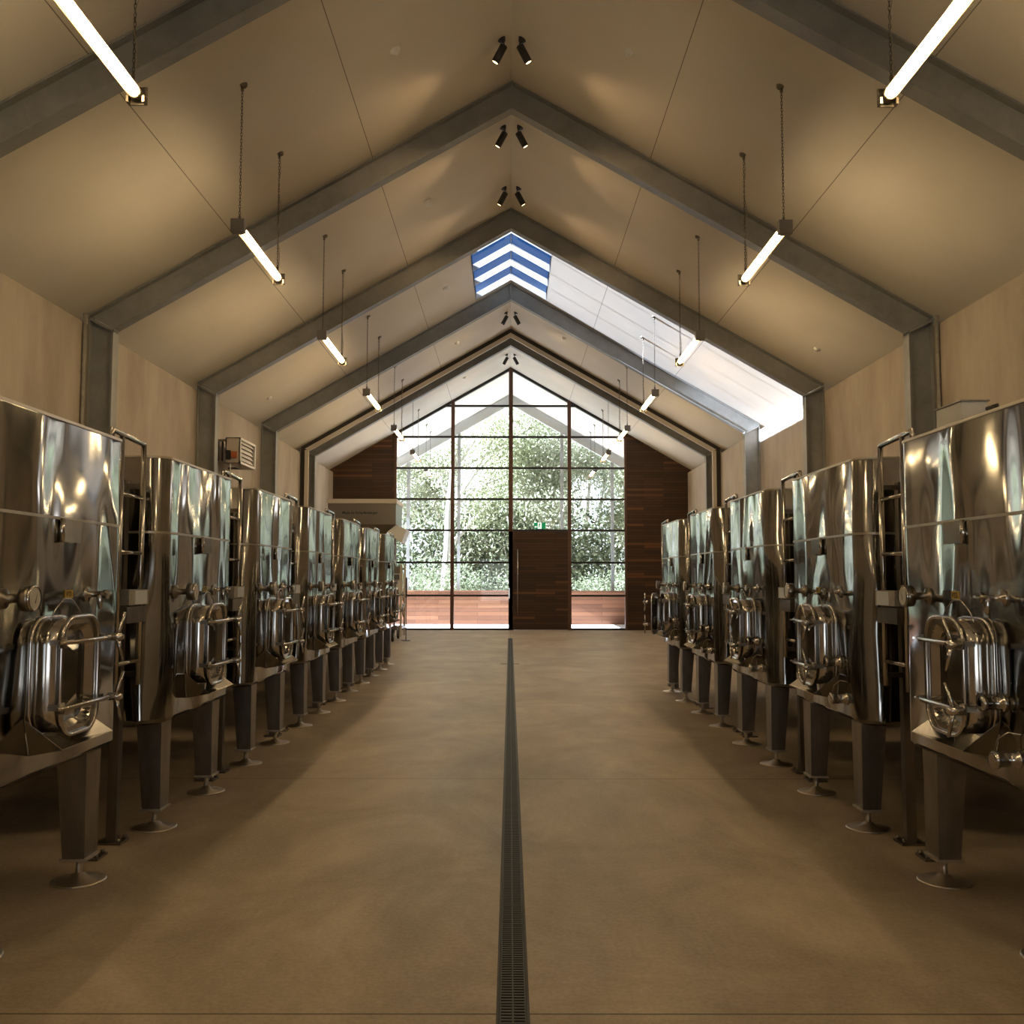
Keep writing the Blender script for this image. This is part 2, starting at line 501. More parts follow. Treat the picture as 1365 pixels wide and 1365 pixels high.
# ------------------------------------------------------------------ portal frames
BD = .339
BV = BD * sqrt(1 + S * S)
FNAME = {3.66: 'steel portal frame above and just behind the top edge of the view', 8.06: 'grey steel portal frame nearest the camera, cut by the top corners',
         12.45: 'grey steel portal frame between the first and second pair of ridge spotlights',
         16.87: 'grey steel portal frame just before the blue striped skylight',
         21.27: 'steel portal frame just past the skylight, its rafters washed with blue and white daylight',
         25.55: 'steel portal frame with a cream edge strip, nearest the timber end wall',
         34.4: 'pale steel portal frame of the canopy outside the gable glass'}
M['canopy'] = mat('canopy_steel', (.50, .50, .48), .5)
def portal(yc0, cols=True, fm='frame'):
    fw = .18; yc = yc0 + fw / 2
    r = root('portal_frame', (0, yc, 0), FNAME[yc0], 'beam', 'steel portal frames')
    g0 = .015
    for sg in (-1, 1):
        xk = XW - BD; hk = ch(xk) - BV
        mb = MB()
        mb.xz([(0, HR - g0), (sg * XW, HE - g0), (sg * xk, hk), (0, HR - BV)], yc - .006, yc + .006)
        mb.xz([(0, HR - g0), (sg * (XW - .01), ch(XW - .01) - g0), (sg * (XW - .01), ch(XW - .01) - g0 - .02), (0, HR - g0 - .02)], yc - fw / 2, yc + fw / 2)
        mb.xz([(0, HR - BV), (sg * xk, hk), (sg * xk, hk + .02), (0, HR - BV + .02)], yc - fw / 2, yc + fw / 2)
        mb.box((sg * 0.0, yc - fw / 2, HR - BV + .01), (sg * .012, yc + fw / 2, HR - g0 - .01))
        part(mb, 'rafter', fm, r)
        if cols:
            mb = MB()
            mb.xz([(sg * (XW - .005), 0), (sg * (XW - .005), HE - .03), (sg * xk, hk), (sg * xk, 0)], yc - .006, yc + .006)
            mb.box((sg * (XW - .005), yc - fw / 2, 0), (sg * (XW - .025), yc + fw / 2, HE - .05))
            mb.box((sg * xk, yc - fw / 2, 0), (sg * (xk + .02), yc + fw / 2, hk + .01))
            mb.xz([(sg * xk, hk - .015), (sg * (XW - .01), HE - .05), (sg * (XW - .01), HE - .075), (sg * xk, hk - .04)], yc - fw / 2, yc + fw / 2)
            mb.box((sg * (xk - .06), yc - .16, 0), (sg * (XW - .005), yc + .16, .02))
            part(mb, 'column', 'frame', r)
    return r
for y in FR[:-1]: portal(y)
r = portal(34.4, cols=False, fm='canopy')
for x in (-3.66, -1.85, 1.85, 3.66):
    part(MB().box((x - .055, 34.43, -.1), (x + .055, 34.54, ch(x) - BV + .03)), 'post', 'frame', r)
for sg in (-1, 1):
    part(MB().box((sg * 5.2, 34.42, -.1), (sg * 5.5, 34.57, ch(5.5) - .02)), 'column', 'frame', r)
# cream channel and gap-shade strip ahead of the last interior frame
tr = root('trim_1', (0, 25.3, 0), 'cream strip along the last portal frame', 'trim'); tr['kind'] = 'structure'
for sg in (-1, 1):
    a, b = .12, .24
    mb = MB().xz([(0, HR - a), (sg * (XW - a), ch(XW - a) - a), (sg * (XW - b), ch(XW - b) - b), (0, HR - b)], 25.28, 25.36)
    mb.box((sg * (XW - a), 25.28, 0), (sg * (XW - b + .02), 25.36, ch(XW - a) - a - .03))
    part(mb, 'cream_strip', 'cream', tr)
    mb = MB().xz([(0, HR - .01), (sg * (XW - .01), ch(XW - .01) - .01), (sg * (XW - .02), ch(XW) - a), (0, HR - a)], 25.30, 25.5)
    mb.box((sg * (XW - .01), 25.30, 0), (sg * (XW - a), 25.5, HE - .1))
    part(mb, 'gap_shade_strip', 'shadowgap', tr)  # dark strip painted where the gap is only shaded
# conduits beside the nearest column pair
for sg, nm in ((-1, 'left'), (1, 'right')):
    o = MB().tube([(sg * (XW - .03), 12.30, .02), (sg * (XW - .03), 12.30, HE - .04)], .022, 8).build('conduit_pipe', 'galv')
    tag(o, 'grey conduit pipe running up beside the nearest column on the %s wall' % nm, 'pipe')

# ------------------------------------------------------------------ floor drain
fd = root('floor_drain', (0, 12, 0), 'long black slotted drain down the middle of the concrete floor', 'drain')
mb = MB()
for sg in (-1, 1): mb.box((sg * .062, -3, -.12), (sg * .052, 25.92, .0015))
mb.box((-.052, 25.90, -.06), (.052, 25.92, .001))
part(mb, 'drain_frame', 'grate', fd)
part(MB().box((-.052, -3, -.118), (.052, 25.9, -.112)), 'drain_bed', 'pit', fd)
mb = MB()
y = -3.0
while y < 25.88:
    mb.box((-.050, y, -.014), (.050, y + .013, -.001)); y += .0245
for x in (-.05, -.003, .044): mb.box((x, -3, -.018), (x + .006, 25.88, -.0005))
part(mb, 'drain_grate', 'grate', fd)
part(MB().box((-.19, 18.18, 0), (-.063, 18.26, .003)), 'side_plate', 'grate', fd)
part(MB().box((.063, 18.18, 0), (.17, 18.26, .003)), 'side_plate', 'grate', fd)

# ------------------------------------------------------------------ tanks
XT, TW, TB, TT, TD = 2.2, 1.55, .68, 2.38, 2.1
NEAR0, PER = 3.95, 2.14

def make_tank(sg, label, open_door=False):
    """sg=-1 left row, +1 right row.  Local frame: u towards the aisle, v away from the camera, h up"""
    near = NEAR0
    def P(u, v, h): return (sg * (XT - u), near + v, h)
    r = root('wine_tank', (sg * XT, near, 0), label, 'tank', 'stainless tanks in the left row' if sg < 0 else 'stainless tanks in the right row')
    def mk(): return MB()
    def fin(mb, name, mats, parent=r, **k):
        mb.map(lambda p: P(*p)); o = part(mb, name, mats, parent, **k); return o
    # body
    foot = rrect(-TD, 0, 0, TW, .14, 8)
    cxm, cym = -TD / 2, TW / 2
    def ring(h, ins): return [((cxm + (p[0] - cxm) * (1 - ins / (TD / 2))), (cym + (p[1] - cym) * (1 - ins / (TW / 2))), h) for p in foot]
    levels = [(TB - .10, .62), (TB - .005, .035), (TB + .012, .010), (TB + .03, 0), (TT - .02, 0), (TT - .006, .004), (TT, .016), (TT + .004, .05), (TT + .035, .6)]
    mb = mk(); n = len(foot); vs = []
    for h, ins in levels: vs += ring(h, ins)
    fs = [(i * n + k_, i * n + (k_ + 1) % n, (i + 1) * n + (k_ + 1) % n, (i + 1) * n + k_) for i in range(len(levels) - 1) for k_ in range(n)]
    mb.add(vs, fs, 0, True); mb.add(vs[:n], [list(range(n))]); mb.add(vs[-n:], [list(range(n))])
    body = fin(mb, 'tank_body', 'tank')
    try:
        me = body.data
        for p in me.polygons:
            p.use_smooth = True
        bm = bmesh.new(); bm.from_mesh(me)
        for e_ in bm.edges:
            if len(e_.link_faces) == 2 and e_.calc_face_angle(0) > .5: e_.smooth = False
        bm.to_mesh(me); bm.free()
    except Exception: pass
    # weld seam: shallow bead all round
    mb = mk(); big = rrect(-TD - .0025, .0025, -.0025, TW + .0025, .142, 8)
    mb.prism(big, lambda p, t: (p[0], p[1], t), 1.882, 1.896)
    fin(mb, 'weld_seam', 'weld')
    mb = mk(); mb.prism(rrect(-TD - .004, .004, -.004, TW + .004, .144, 8), lambda p, t: (p[0], p[1], t), TT - .016, TT - .002)
    fin(mb, 'top_rim', 'weld')
    # legs
    for (v0, back) in ((.14, 0), (1.19, 0), (.14, 1), (1.19, 1)):
        mb = mk()
        if not back: ut, ub, w0, w1 = -.035, -.035, .16, .115
        else: ut, ub, w0, w1 = -TD + .195, -TD + .15, .16, .115
        a, b = [(ut - w0, v0), (ut, v0), (ut, v0 + .18), (ut - w0, v0 + .18)], [(ub - w1, v0 + .01), (ub, v0 + .01), (ub, v0 + .16), (ub - w1, v0 + .16)]
        mb.add([(x, y_, TB + .0) for x, y_ in a] + [(x, y_, .135) for x, y_ in b], [(0, 1, 2, 3), (7, 6, 5, 4), (0, 4, 5, 1), (1, 5, 6, 2), (2, 6, 7, 3), (3, 7, 4, 0)])
        leg = fin(mb, 'leg', 'leg')
        cu, cv = ub - w1 / 2, v0 + .085
        mb = mk(); mb.box((ub - w1 - .012, v0, .122), (ub + .012, v0 + .17, .135))
        mb.lathe([(.034, .105), (.034, .125)], (cu, cv, 0), (0, 0, 1), 6)
        mb.lathe([(.018, .02), (.018, .11)], (cu, cv, 0), (0, 0, 1), 10)
        mb.lathe([(.138, 0), (.138, .007), (.13, .011), (.05, .022), (.03, .04), (.022, .045)], (cu, cv, 0), (0, 0, 1), 28)
        mb.map(lambda p: P(*p)); o = mb.build('foot', 'weld'); o.parent = leg
    # manway
    v0, v1, h0, h1, d = .48, .86, .88, 1.41, .15
    mb = mk()
    outer = rrect(v0, v1, h0, h1, .115, 7)
    def neck(pl, u0, u1, th):
        n_ = len(pl); cv_, chh = (v0 + v1) / 2, (h0 + h1) / 2
        inn = [(cv_ + (p[0] - cv_) * (1 - th / .19), chh + (p[1] - chh) * (1 - th / .265)) for p in pl]
        vs_ = [(u0, *p) for p in pl] + [(u1, *p) for p in pl] + [(u1, *p) for p in inn] + [(u0, *p) for p in inn]
        fs_ = []
        for i_ in range(n_):
            j_ = (i_ + 1) % n_
            for q in range(4):
                w = (q + 1) % 4
                fs_.append((q * n_ + i_, q * n_ + j_, w * n_ + j_, w * n_ + i_))
        return vs_, fs_
    mb.add(*neck(outer, -.01, d - .018, .012), 0, True)
    fl = rrect(v0 - .012, v1 + .012, h0 - .012, h1 + .012, .12, 7)
    mb.add(*neck(fl, -.004, .012, .02), 0, True)
    hatch = fin(mb, 'hatch_neck', 'fit')
    def sub(mb_, name, mats, lab=None):
        mb_.map(lambda p: P(*p)); o = mb_.build(name, mats); o.parent = hatch
        if lab: o['label'] = lab
        return o
    def door_fn(p):
        if not open_door: return p
        u, v, h = p                      # swung open on the far hinge: stands out into the aisle
        dv, du = v - v1, u - d
        ang = radians(21)
        return (d + .02 + (-dv) * sin(ang) * 1 + du * cos(ang), v1 + .03 + dv * cos(ang) + du * sin(ang), h - .02)
    mb = mk()
    mb.tube([(d - .004, *p) for p in rrect(v0 - .006, v1 + .006, h0 - .006, h1 + .006, .118, 7)], .0125, 8, closed=True)
    mb.map(door_fn); sub(mb, 'hatch_rim', 'fit')
    mb = mk()
    lv = [(0.0, d - .01), (.028, d - .012), (.055, d - .045), (.075, d - .05)]
    n_ = len(outer); vs = []
    cv_, chh = (v0 + v1) / 2, (h0 + h1) / 2
    for ins, u in lv: vs += [(u, cv_ + (p[0] - cv_) * (1 - ins / .19), chh + (p[1] - chh) * (1 - ins / .265)) for p in outer]
    fs = [(i * n_ + k_, i * n_ + (k_ + 1) % n_, (i + 1) * n_ + (k_ + 1) % n_, (i + 1) * n_ + k_) for i in range(3) for k_ in range(n_)]
    # pyramid pressed centre
    b_ = [(cv_ - .09, chh - .16), (cv_ + .09, chh - .16), (cv_ + .09, chh + .16), (cv_ - .09, chh + .16)]
    mb.add(vs, fs, 0, False)
    mb.add(vs[-n_:], [list(range(n_))])
    mb.add([(d - .049, *q) for q in b_] + [(d - .02, cv_, chh - .09), (d - .02, cv_, chh + .09)], [(0, 1, 4), (1, 2, 5, 4), (2, 3, 5), (3, 0, 4, 5)])
    mb.map(door_fn); sub(mb, 'hatch_door', 'fit')
    # clamp bars and wing nuts: handle end far on the left row, near on the right row
    for hb in (1.305, 1.01):
        if sg < 0: vh, vt, dirn = .42, .915, 1
        else: vh, vt, dirn = .93, .42, -1
        mb = mk()
        mb.tube([(d + .01, vh, hb), (d + .035, vh + dirn * .08, hb), (d + .045, vt - dirn * .04, hb), (d + .045, vt, hb)], [.008, .012, .012, .010], 6)
        if sg > 0: mb.tube([(d + .03, vh, hb), (d + .02, vh + .03, hb)], .006, 6)
        mb.map(door_fn); sub(mb, 'clamp_bar', 'fit')
        kn = .42 if sg < 0 else .42
        mb = mk(); mb.box((.10, v0 - .028, hb - .012), (d + .02, v0 - .008, hb + .012)); mb.lathe([(.015, 0), (.015, .05)], (d + .008, v0 - .018, hb - .025), (0, 0, 1), 10)
        sub(mb, 'hinge', 'fitd')
        sub(mk().box((.09, v1 + .004, hb - .018), (d + .02, v1 + .03, hb + .018)), 'latch_lug', 'fitd')
        mb = mk(); vv = vt
        mb.lathe([(.012, -.03), (.02, -.02), (.02, .03), (.012, .045)], (d + .055, vv, hb), (1, 0, 0), 12)
        a = .35
        mb.tube([(d + .07, vv, hb), (d + .085, vv + .045, hb + .12)], [.011, .008], 8)
        mb.tube([(d + .07, vv, hb), (d + .085, vv + .03, hb - .12)], [.011, .008], 8)
        mb.map(door_fn); sub(mb, 'wing_nut', 'fit')
    # wire handle above hatch
    mb = mk()
    pts = []
    for i in range(13):
        t = i / 12; x = v0 + .03 + (v1 - v0 - .06) * t
        pts.append((.075, x, 1.40 + .10 * min(1, 2.6 * min(t, 1 - t)) ** .6 if 0 < t < 1 else 1.40))
    mb.tube(pts, .0045, 6); fin(mb, 'wire_handle', 'fit')
    # drip tray: flared scoop
    mb = mk()
    t_ = .004
    A0, A1 = (0.002, .44, .96), (0.002, .95, .96)
    B0, B1 = (0.002, .50, .79), (0.002, .90, .79)
    L0, L1 = (.175, .45, .825), (.175, 1.0, .825)
    for quad in ((B0, B1, L1, L0), (A0, B0, L0), (A1, L1, B1)):
        k_ = len(quad)
        up_ = [(p[0], p[1], p[2] + t_) for p in quad]
        dn = list(quad)
        mb.add(dn + up_, [list(range(k_)), list(range(k_, 2 * k_))[::-1]] + [(i, (i + 1) % k_, k_ + (i + 1) % k_, k_ + i) for i in range(k_)])
    fin(mb, 'drip_tray', 'fit')
    # gauge
    gv = .22 if sg < 0 else 1.15
    mb = mk(); mb.lathe([(.045, -.005), (.045, .012), (.02, .02), (.02, .085), (.055, .09), (.057, .135), (.05, .14)], (0, gv, 1.51), (1, 0, 0), 22)
    gg = fin(mb, 'gauge', 'fitd')
    mb = mk(); mb.lathe([(.056, .128), (.059, .136), (.054, .145), (.048, .1405)], (0, gv, 1.51), (1, 0, 0), 22); mb.map(lambda p: P(*p)); o = mb.build('gauge_bezel', 'fit'); o.parent = gg
    mb = mk(); mb.lathe([(.047, .1395), (.047, .1415)], (0, gv, 1.51), (1, 0, 0), 22); mb.map(lambda p: P(*p)); o = mb.build('dial', 'dial'); o.parent = gg
    mb = mk(); mb.add([(.143, gv - .004, 1.49), (.143, gv + .004, 1.49), (.143, gv + .02, 1.545)], [(0, 1, 2)]); mb.map(lambda p: P(*p)); o = mb.build('needle', 'ink', recalc=False); o.parent = gg
    # sample valve
    sv = 1.04 if sg < 0 else .38
    mb = mk(); mb.lathe([(.04, -.004), (.04, .012), (.016, .016), (.016, .09), (.024, .092), (.024, .115)], (0, sv, 1.515), (1, 0, 0), 14)
    mb.lathe([(.012, -.02), (.02, 0), (.013, .05), (.008, .065)], (.075, sv, 1.505), (0, 0, -1), 12)
    va = fin(mb, 'sample_valve', 'fit')
    mb = mk(); mb.tube([(.105, sv - .055, 1.52), (.108, sv, 1.515), (.105, sv + .055, 1.52)], [.008, .010, .008], 8); mb.map(lambda p: P(*p)); o = mb.build('valve_lever', 'fitd'); o.parent = va
    # side port
    pv = 1.10 if sg < 0 else .42
    dep = .03 if sg < 0 else .08
    mb = mk(); mb.lathe([(.042, -.004), (.042, .01), (.03, .012), (.03, dep), (.036, dep), (.036, dep + .022), (.018, dep + .024)], (0, pv, 1.045), (1, 0, 0), 18); fin(mb, 'side_port', 'fit')
    if sg > 0:
        mb = mk(); mb.lathe([(.042, -.004), (.042, .006), (.033, .008), (.033, .085), (.040, .087), (.040, .11), (.025, .112)], (0, .31, .815), (1, 0, 0), 18); po = fin(mb, 'outlet', 'fit')
        mb = mk(); mb.tube([(.085, .345, .83), (.07, .335, .90), (.045, .29, .935), (.01, .25, .93)], .0035, 6); mb.map(lambda p: P(*p)); o = mb.build('outlet_bail', 'fit'); o.parent = po
    # name plate and yellow tag
    mb = mk(); mb.box((.012, .73, 1.775), (.016, .93, 1.885)); mb.box((.0, .73, 1.775), (.016, .742, 1.885))
    mb.tube([(.012, .728, 1.772), (.012, .728, 1.888)], .013, 12)
    fin(mb, 'plate_holder', 'fit')
    yv = .80
    mb = mk(); mb.box((.001, yv, 1.50), (.004, yv + .085, 1.54)); yl = fin(mb, 'yellow_label', 'yellow')
    w0 = P(.0055, yv + (.008 if sg < 0 else .078), 1.508)
    txt = text_mesh('VT5', .034, 'label_text', 'ink', r, w0, (pi / 2, 0, pi / 2 if sg < 0 else -pi / 2), .0004)
    return r

ORD = ['first', 'second', 'third', 'fourth', 'fifth', 'sixth', 'seventh']
def tank_label(side, i, n):
    base = 'polished stainless wine tank, '
    if i == 0: return base + 'nearest the camera in the %s row, cut by the picture edge' % side
    if i == n - 1: return base + 'farthest from the camera at the end of the %s row' % side
    return base + '%s from the camera in the %s row' % (ORD[i], side)
tl0 = make_tank(-1, tank_label('left', 0, 7))
for i in range(1, 7):
    c_ = copy_tree(tl0); c_.location.y = NEAR0 + PER * i; c_['label'] = tank_label('left', i, 7)
tr0 = make_tank(1, tank_label('right', 0, 5))
for i in range(1, 4):
    c_ = copy_tree(tr0); c_.location.y = NEAR0 + PER * i; c_['label'] = tank_label('right', i, 5)
t5 = make_tank(1, 'polished stainless wine tank with its hatch door ajar, last in the right row', open_door=True); t5.location.y = NEAR0 + PER * 4

# ladders in the gaps, with the valve box between their stiles
def make_ladder(sg):
    y0 = NEAR0 + TW
    r = root('tank_ladder', (sg * 2.3, y0 + .25, 0), 'x', 'ladder', 'ladders between the tanks')
    ya, yb, x = y0 + .10, y0 + .44, sg * 2.285
    for y, top in ((ya, 2.425), (yb, 2.425)):
        part(MB().tube([(x, y, .95), (x, y, top)], .017, 10), 'stile', 'fit', r)
    part(MB().tube([(x, yb, 2.425), (x, ya, 2.44), (x, y0 - .04, 2.445), (x, y0 - .05, 2.385)], .017, 10), 'top_rail', 'fit', r)
    for h in (2.09, 1.75, 1.10):
        part(MB().tube([(x, ya, h), (x, yb, h)], .013, 8), 'rung', 'fit', r)
    for y in (y0 + .15, y0 + .47):
        mb = MB(); xp = sg * 2.42
        mb.box((xp - .03, y - .03, .014), (xp + .03, y + .03, 2.2)); mb.box((xp - .075, y - .07, 0), (xp + .075, y + .07, .014))
        mb.tube([(xp - sg * .055, y - .05, .01), (xp - sg * .055, y - .05, .035)], .012, 6)
        mb.tube([(xp - sg * .055, y + .05, .01), (xp - sg * .055, y + .05, .035)], .012, 6)
        part(mb, 'post', 'leg', r)
    for h in (1.0, 2.15):
        for yy in (ya, yb): part(MB().box((sg * 2.275, yy - .01, h), (sg * 2.42, yy + .012, h + .03)), 'bracket', 'leg', r)
    return r
def make_vbox(sg):
    y0 = NEAR0 + TW
    r = root('valve_box', (sg * 2.27, y0 + .25, 1.33), 'x', 'control box', 'control boxes on the ladders')
    part(MB().box((sg * 2.235, y0 + .12, 1.335), (sg * 2.33, y0 + .42, 1.43)), 'lower_housing', 'leg', r)
    part(MB().box((sg * 2.225, y0 + .12, 1.44), (sg * 2.33, y0 + .42, 1.53)), 'upper_housing', 'galv', r)
    part(MB().box((sg * 2.2235, y0 + .21, 1.445), (sg * 2.226, y0 + .395, 1.525)), 'display', 'boxblue', r)
    return r
for side, sg, n in (('left', -1, 7), ('right', 1, 5)):
    l0 = make_ladder(sg); b0 = make_vbox(sg)
    for i in range(n):
        l = l0 if i == 0 else copy_tree(l0); b = b0 if i == 0 else copy_tree(b0)
        l.location.y = l0.location.y + PER * i; b.location.y = b0.location.y + PER * i
        if i < n - 1: where = 'between the %s and %s tanks of the %s row' % (ORD[i], ORD[i + 1], side)
        else: where = 'beyond the last tank of the %s row' % side
        l['label'] = 'slim steel tube ladder %s' % where
        b['label'] = 'small steel box with pale front %s' % where
# white box on the first right tank
r = root('junction_box', (2.45, 5.25, TT), 'white box sitting on top of the nearest right hand tank', 'box')
part(MB().box((2.40, 5.10, TT + .058), (2.54, 5.40, TT + .17)), 'box_body', 'white', r)
part(MB().box((2.39, 5.09, TT + .17), (2.55, 5.41, TT + .178)), 'box_lid', 'galv', r)
part(MB().box((2.42, 5.12, TT + .037), (2.44, 5.38, TT + .058)).box((2.50, 5.12, TT + .037), (2.52, 5.38, TT + .058)), 'box_foot', 'leg', r)
part(MB().tube([(2.54, 5.0, TT + .05), (2.54, 5.0, TT + .13), (2.54, 5.1, TT + .13)], .012, 8), 'cable_stub', 'black', r)

# ------------------------------------------------------------------ pendant tube lights
LX, LH = 2.775, 5.16
def chain_mesh(x, y, z0, z1, pitch=.034):
    mb = MB(); n = int((z1 - z0) / pitch)
    for i in range(n):
        zc = z0 + (i + .5) * (z1 - z0) / n; L = pitch * .72; w_ = .009
        pts = []
        for k_ in range(8):
            t = 2 * pi * k_ / 8
            a, b = cos(t) * w_, sin(t) * L
            pts.append((x + (a if i % 2 else 0), y + (0 if i % 2 else a), zc + b))
        mb.tube(pts, .0028, 4, closed=True)
    return mb
def make_lamp():
    r = root('pendant_tube_light', (-LX, 9.6, LH), 'x', 'light', 'hanging tube lights')
    x = -LX; ya, yb = 9.66, 11.24; zc = ch(LX)
    part(MB().tube([(x, ya, LH), (x, yb, LH)], .036, 16), 'tube', 'tube', r)
    mb = MB()
    for dx, dz in ((.047, .0), (-.047, 0), (.034, -.034), (-.034, -.034), (0, .05)): mb.tube([(x + dx, ya, LH + dz), (x + dx, yb, LH + dz)], .0035, 5)
    part(mb, 'guard_rods', 'brass', r)
    a0 = radians(60); arc = [(x + .046 * sin(-a0 + 2 * a0 * i / 10), LH + .046 * cos(-a0 + 2 * a0 * i / 10)) for i in range(11)]
    arc += [(x + .043 * sin(a0 - 2 * a0 * i / 10), LH + .043 * cos(a0 - 2 * a0 * i / 10)) for i in range(11)]
    mb = MB(); vs = [(p[0], yy, p[1]) for yy in (ya, yb) for p in arc]
    mb.add(vs, [(i, (i + 1) % 22, 22 + (i + 1) % 22, 22 + i) for i in range(22)])
    part(mb, 'added_light_shield', 'capgrey', r)  # unseen shield added to keep tube light off the ceiling above
    part(MB().box((x - .068, 9.52, LH - .068), (x + .068, 9.60, LH + .068)).lathe([(.052, 0), (.052, .09), (.045, .1)], (x, 9.58, LH), (0, 1, 0), 16), 'end_cap', 'capgrey', r)
    mb = MB(); mb.lathe([(.045, 0), (.052, .01), (.052, .09)], (x, 11.22, LH), (0, 1, 0), 16); mb.box((x - .068, 11.29, LH - .068), (x + .068, 11.305, LH + .068))
    mb.box((x - .068, 11.24, LH - .068), (x - .050, 11.29, LH - .02)); mb.box((x + .050, 11.24, LH - .068), (x + .068, 11.29, LH - .02))
    part(mb, 'end_cap', 'cap', r)
    for y in (9.6, 11.2):
        mb = MB(); mb.lathe([(.050, -.03), (.050, 0), (.04, .012)], (x, y, zc + .0), (-S * 1.0 if False else .0, 0, -1), 18)
        mb.tube([(x, y, zc - .012), (x, y, zc - .055)], .016, 8)
        part(mb, 'ceiling_rose', 'cap', r)
        part(chain_mesh(x, y, LH + .10, zc - .05), 'chain', 'chain', r)
        part(MB().tube([(x, y, LH + .04), (x, y, LH + .12)], .014, 8), 'hanger', 'cap', r)
    mb = MB(); pts = []
    for i in range(40):
        t = i / 39
        pts.append((x + .012 + .02 * sin(t * 15) * sin(pi * t), 11.2 + .012 * cos(t * 11) * sin(pi * t), LH + .08 + t * (zc - .06 - LH - .08)))
    part(MB().tube(pts, .004, 5), 'power_cord', 'flex', r)
    return r
lamp = make_lamp()
LLAB = {-4: 'farthest behind the camera', -3: 'behind the camera', -2: 'directly above the camera', -1: 'nearest the camera, cut by the top edge, on the %s', 0: 'second from the camera on the %s',
        1: 'third from the camera on the %s', 2: 'fourth from the camera on the %s, hanging in the skylight bay', 3: 'fifth from the camera on the %s, against the gable glass', 4: 'farthest indoors on the %s, in front of the gable glass',
        5: 'outside the gable glass under the canopy on the %s'}
for k_ in range(-4, 6):  # lamps above and behind the camera are unseen, added for foreground light
    for sg, side in ((-1, 'left'), (1, 'right')):
        if k_ == 0 and sg < 0: o = lamp
        else: o = copy_tree(lamp)
        o.location = (sg * LX, 9.6 + 4.38 * k_, LH)
        lab = 'hanging tube light, ' + (LLAB[k_] % side if '%s' in LLAB[k_] else LLAB[k_] + ' (unseen, added for light) on the ' + side)
        o['label'] = lab

# ------------------------------------------------------------------ ridge spotlights
def make_spot(sg):
    r = root('ceiling_spotlight', (sg * .125, 11.35, ch(.125)), 'x', 'spotlight', 'black spotlights along the ridge')
    x, y, z = sg * .125, 11.35, ch(.125)
    part(MB().lathe([(.045, -.03), (.045, .03), (.03, .035)], (x, y, z), (0, 0, -1), 20), 'mount', 'black', r)
    part(MB().tube([(x, y, z - .03), (x - sg * .03, y, z - .055), (x - sg * .035, y + .0, z - .12), (x - sg * .0, y, z - .15)], .010, 8), 'arm', 'black', r)
    d_ = Vector((sg * .48, .10, -.88)).normalized()
    c0 = Vector((x - sg * .03, y, z - .085))
    b = part(MB().lathe([(.04, 0), (.048, .005), (.048, .235), (.042, .235), (.040, .215)], c0, d_, 24), 'barrel', 'black', r)
    o = MB().lathe([(.040, .222), (.040, .226)], c0, d_, 20).build('lens', 'lens'); o.parent = b
    ld = bpy.data.lights.new('spot_beam', 'SPOT'); ld.energy = SPOT; ld.color = (1, .66, .34); ld.spot_size = radians(104); ld.spot_blend = .5; ld.shadow_soft_size = .035
    lo = bpy.data.objects.new('spot_beam', ld); COL.objects.link(lo); lo.parent = r
    lo.location = c0 + d_ * .25 - Vector((x, y, z)); lo.rotation_euler = d_.to_track_quat('-Z', 'Y').to_euler()
    return r
SPOTS = [(6.9, 'overhead before the first visible'), (11.35, 'nearest the camera'), (13.65, 'second pair, just past the second frame apex'), (15.85, 'third pair, just before the skylight'),
         (23.5, 'fourth pair, just past the skylight'), (27.98, 'farthest pair, above the gable glass')]
for sg, side in ((-1, 'left'), (1, 'right')):
    s0 = make_spot(sg)
    for i, (y, w_) in enumerate(SPOTS[1:]):
        o = s0 if i == 0 else copy_tree(s0)
        o.location.y = y
        o['label'] = 'small black ridge spotlight, %s one of the pair %s' % (side, 'nearest the camera' if i == 0 else {1: 'just past the second frame apex', 2: 'just before the skylight', 3: 'just past the skylight', 4: 'above the gable glass'}[i])

# ------------------------------------------------------------------ ceiling sensors
def sensor(x, y, kind, lab):
    z = ch(x); n_ = Vector((-S * (1 if x > 0 else -1), 0, -1)).normalized()
    r = root('smoke_detector', (x, y, z), lab, 'detector', 'white ceiling detectors')
    p = (x, y, z)
    if kind == 'box': part(MB().box((x - .05, y - .05, z - .075), (x + .05, y + .05, z + .02)), 'housing', 'white', r)
    else: part(MB().lathe([(.06, -.01), (.06, .015), (.05, .03), (.03, .045)], p, n_, 20), 'housing', 'white', r)
    part(MB().lathe([(.022, .04), (.018, .06)], p, n_, 12), 'sensor_head', 'white', r)
for (x, y, kd, lab) in ((-1.31, 10.4, 'd', 'white ceiling detector left of the nearest ridge spotlights'), (1.32, 10.4, 'd', 'white ceiling detector right of the nearest ridge spotlights'),
                        (-1.31, 14.72, 'box', 'square white detector on the left slope before the skylight'), (-1.33, 19.2, 'd', 'white detector on the left slope beside the skylight'),
                        (-5.04, 19.9, 'd', 'white detector low on the left slope near the wall heater'), (5.02, 15.56, 'd', 'white detector low on the right slope near the wall'),
                        (-1.35, 23.7, 'd', 'white detector on the left slope just past the skylight'), (1.31, 23.3, 'd', 'white detector on the right slope just past the skylight'),
                        (-1.35, 27.87, 'd', 'white detector on the left slope closest to the gable glass')):
    sensor(x, y, kd, lab)

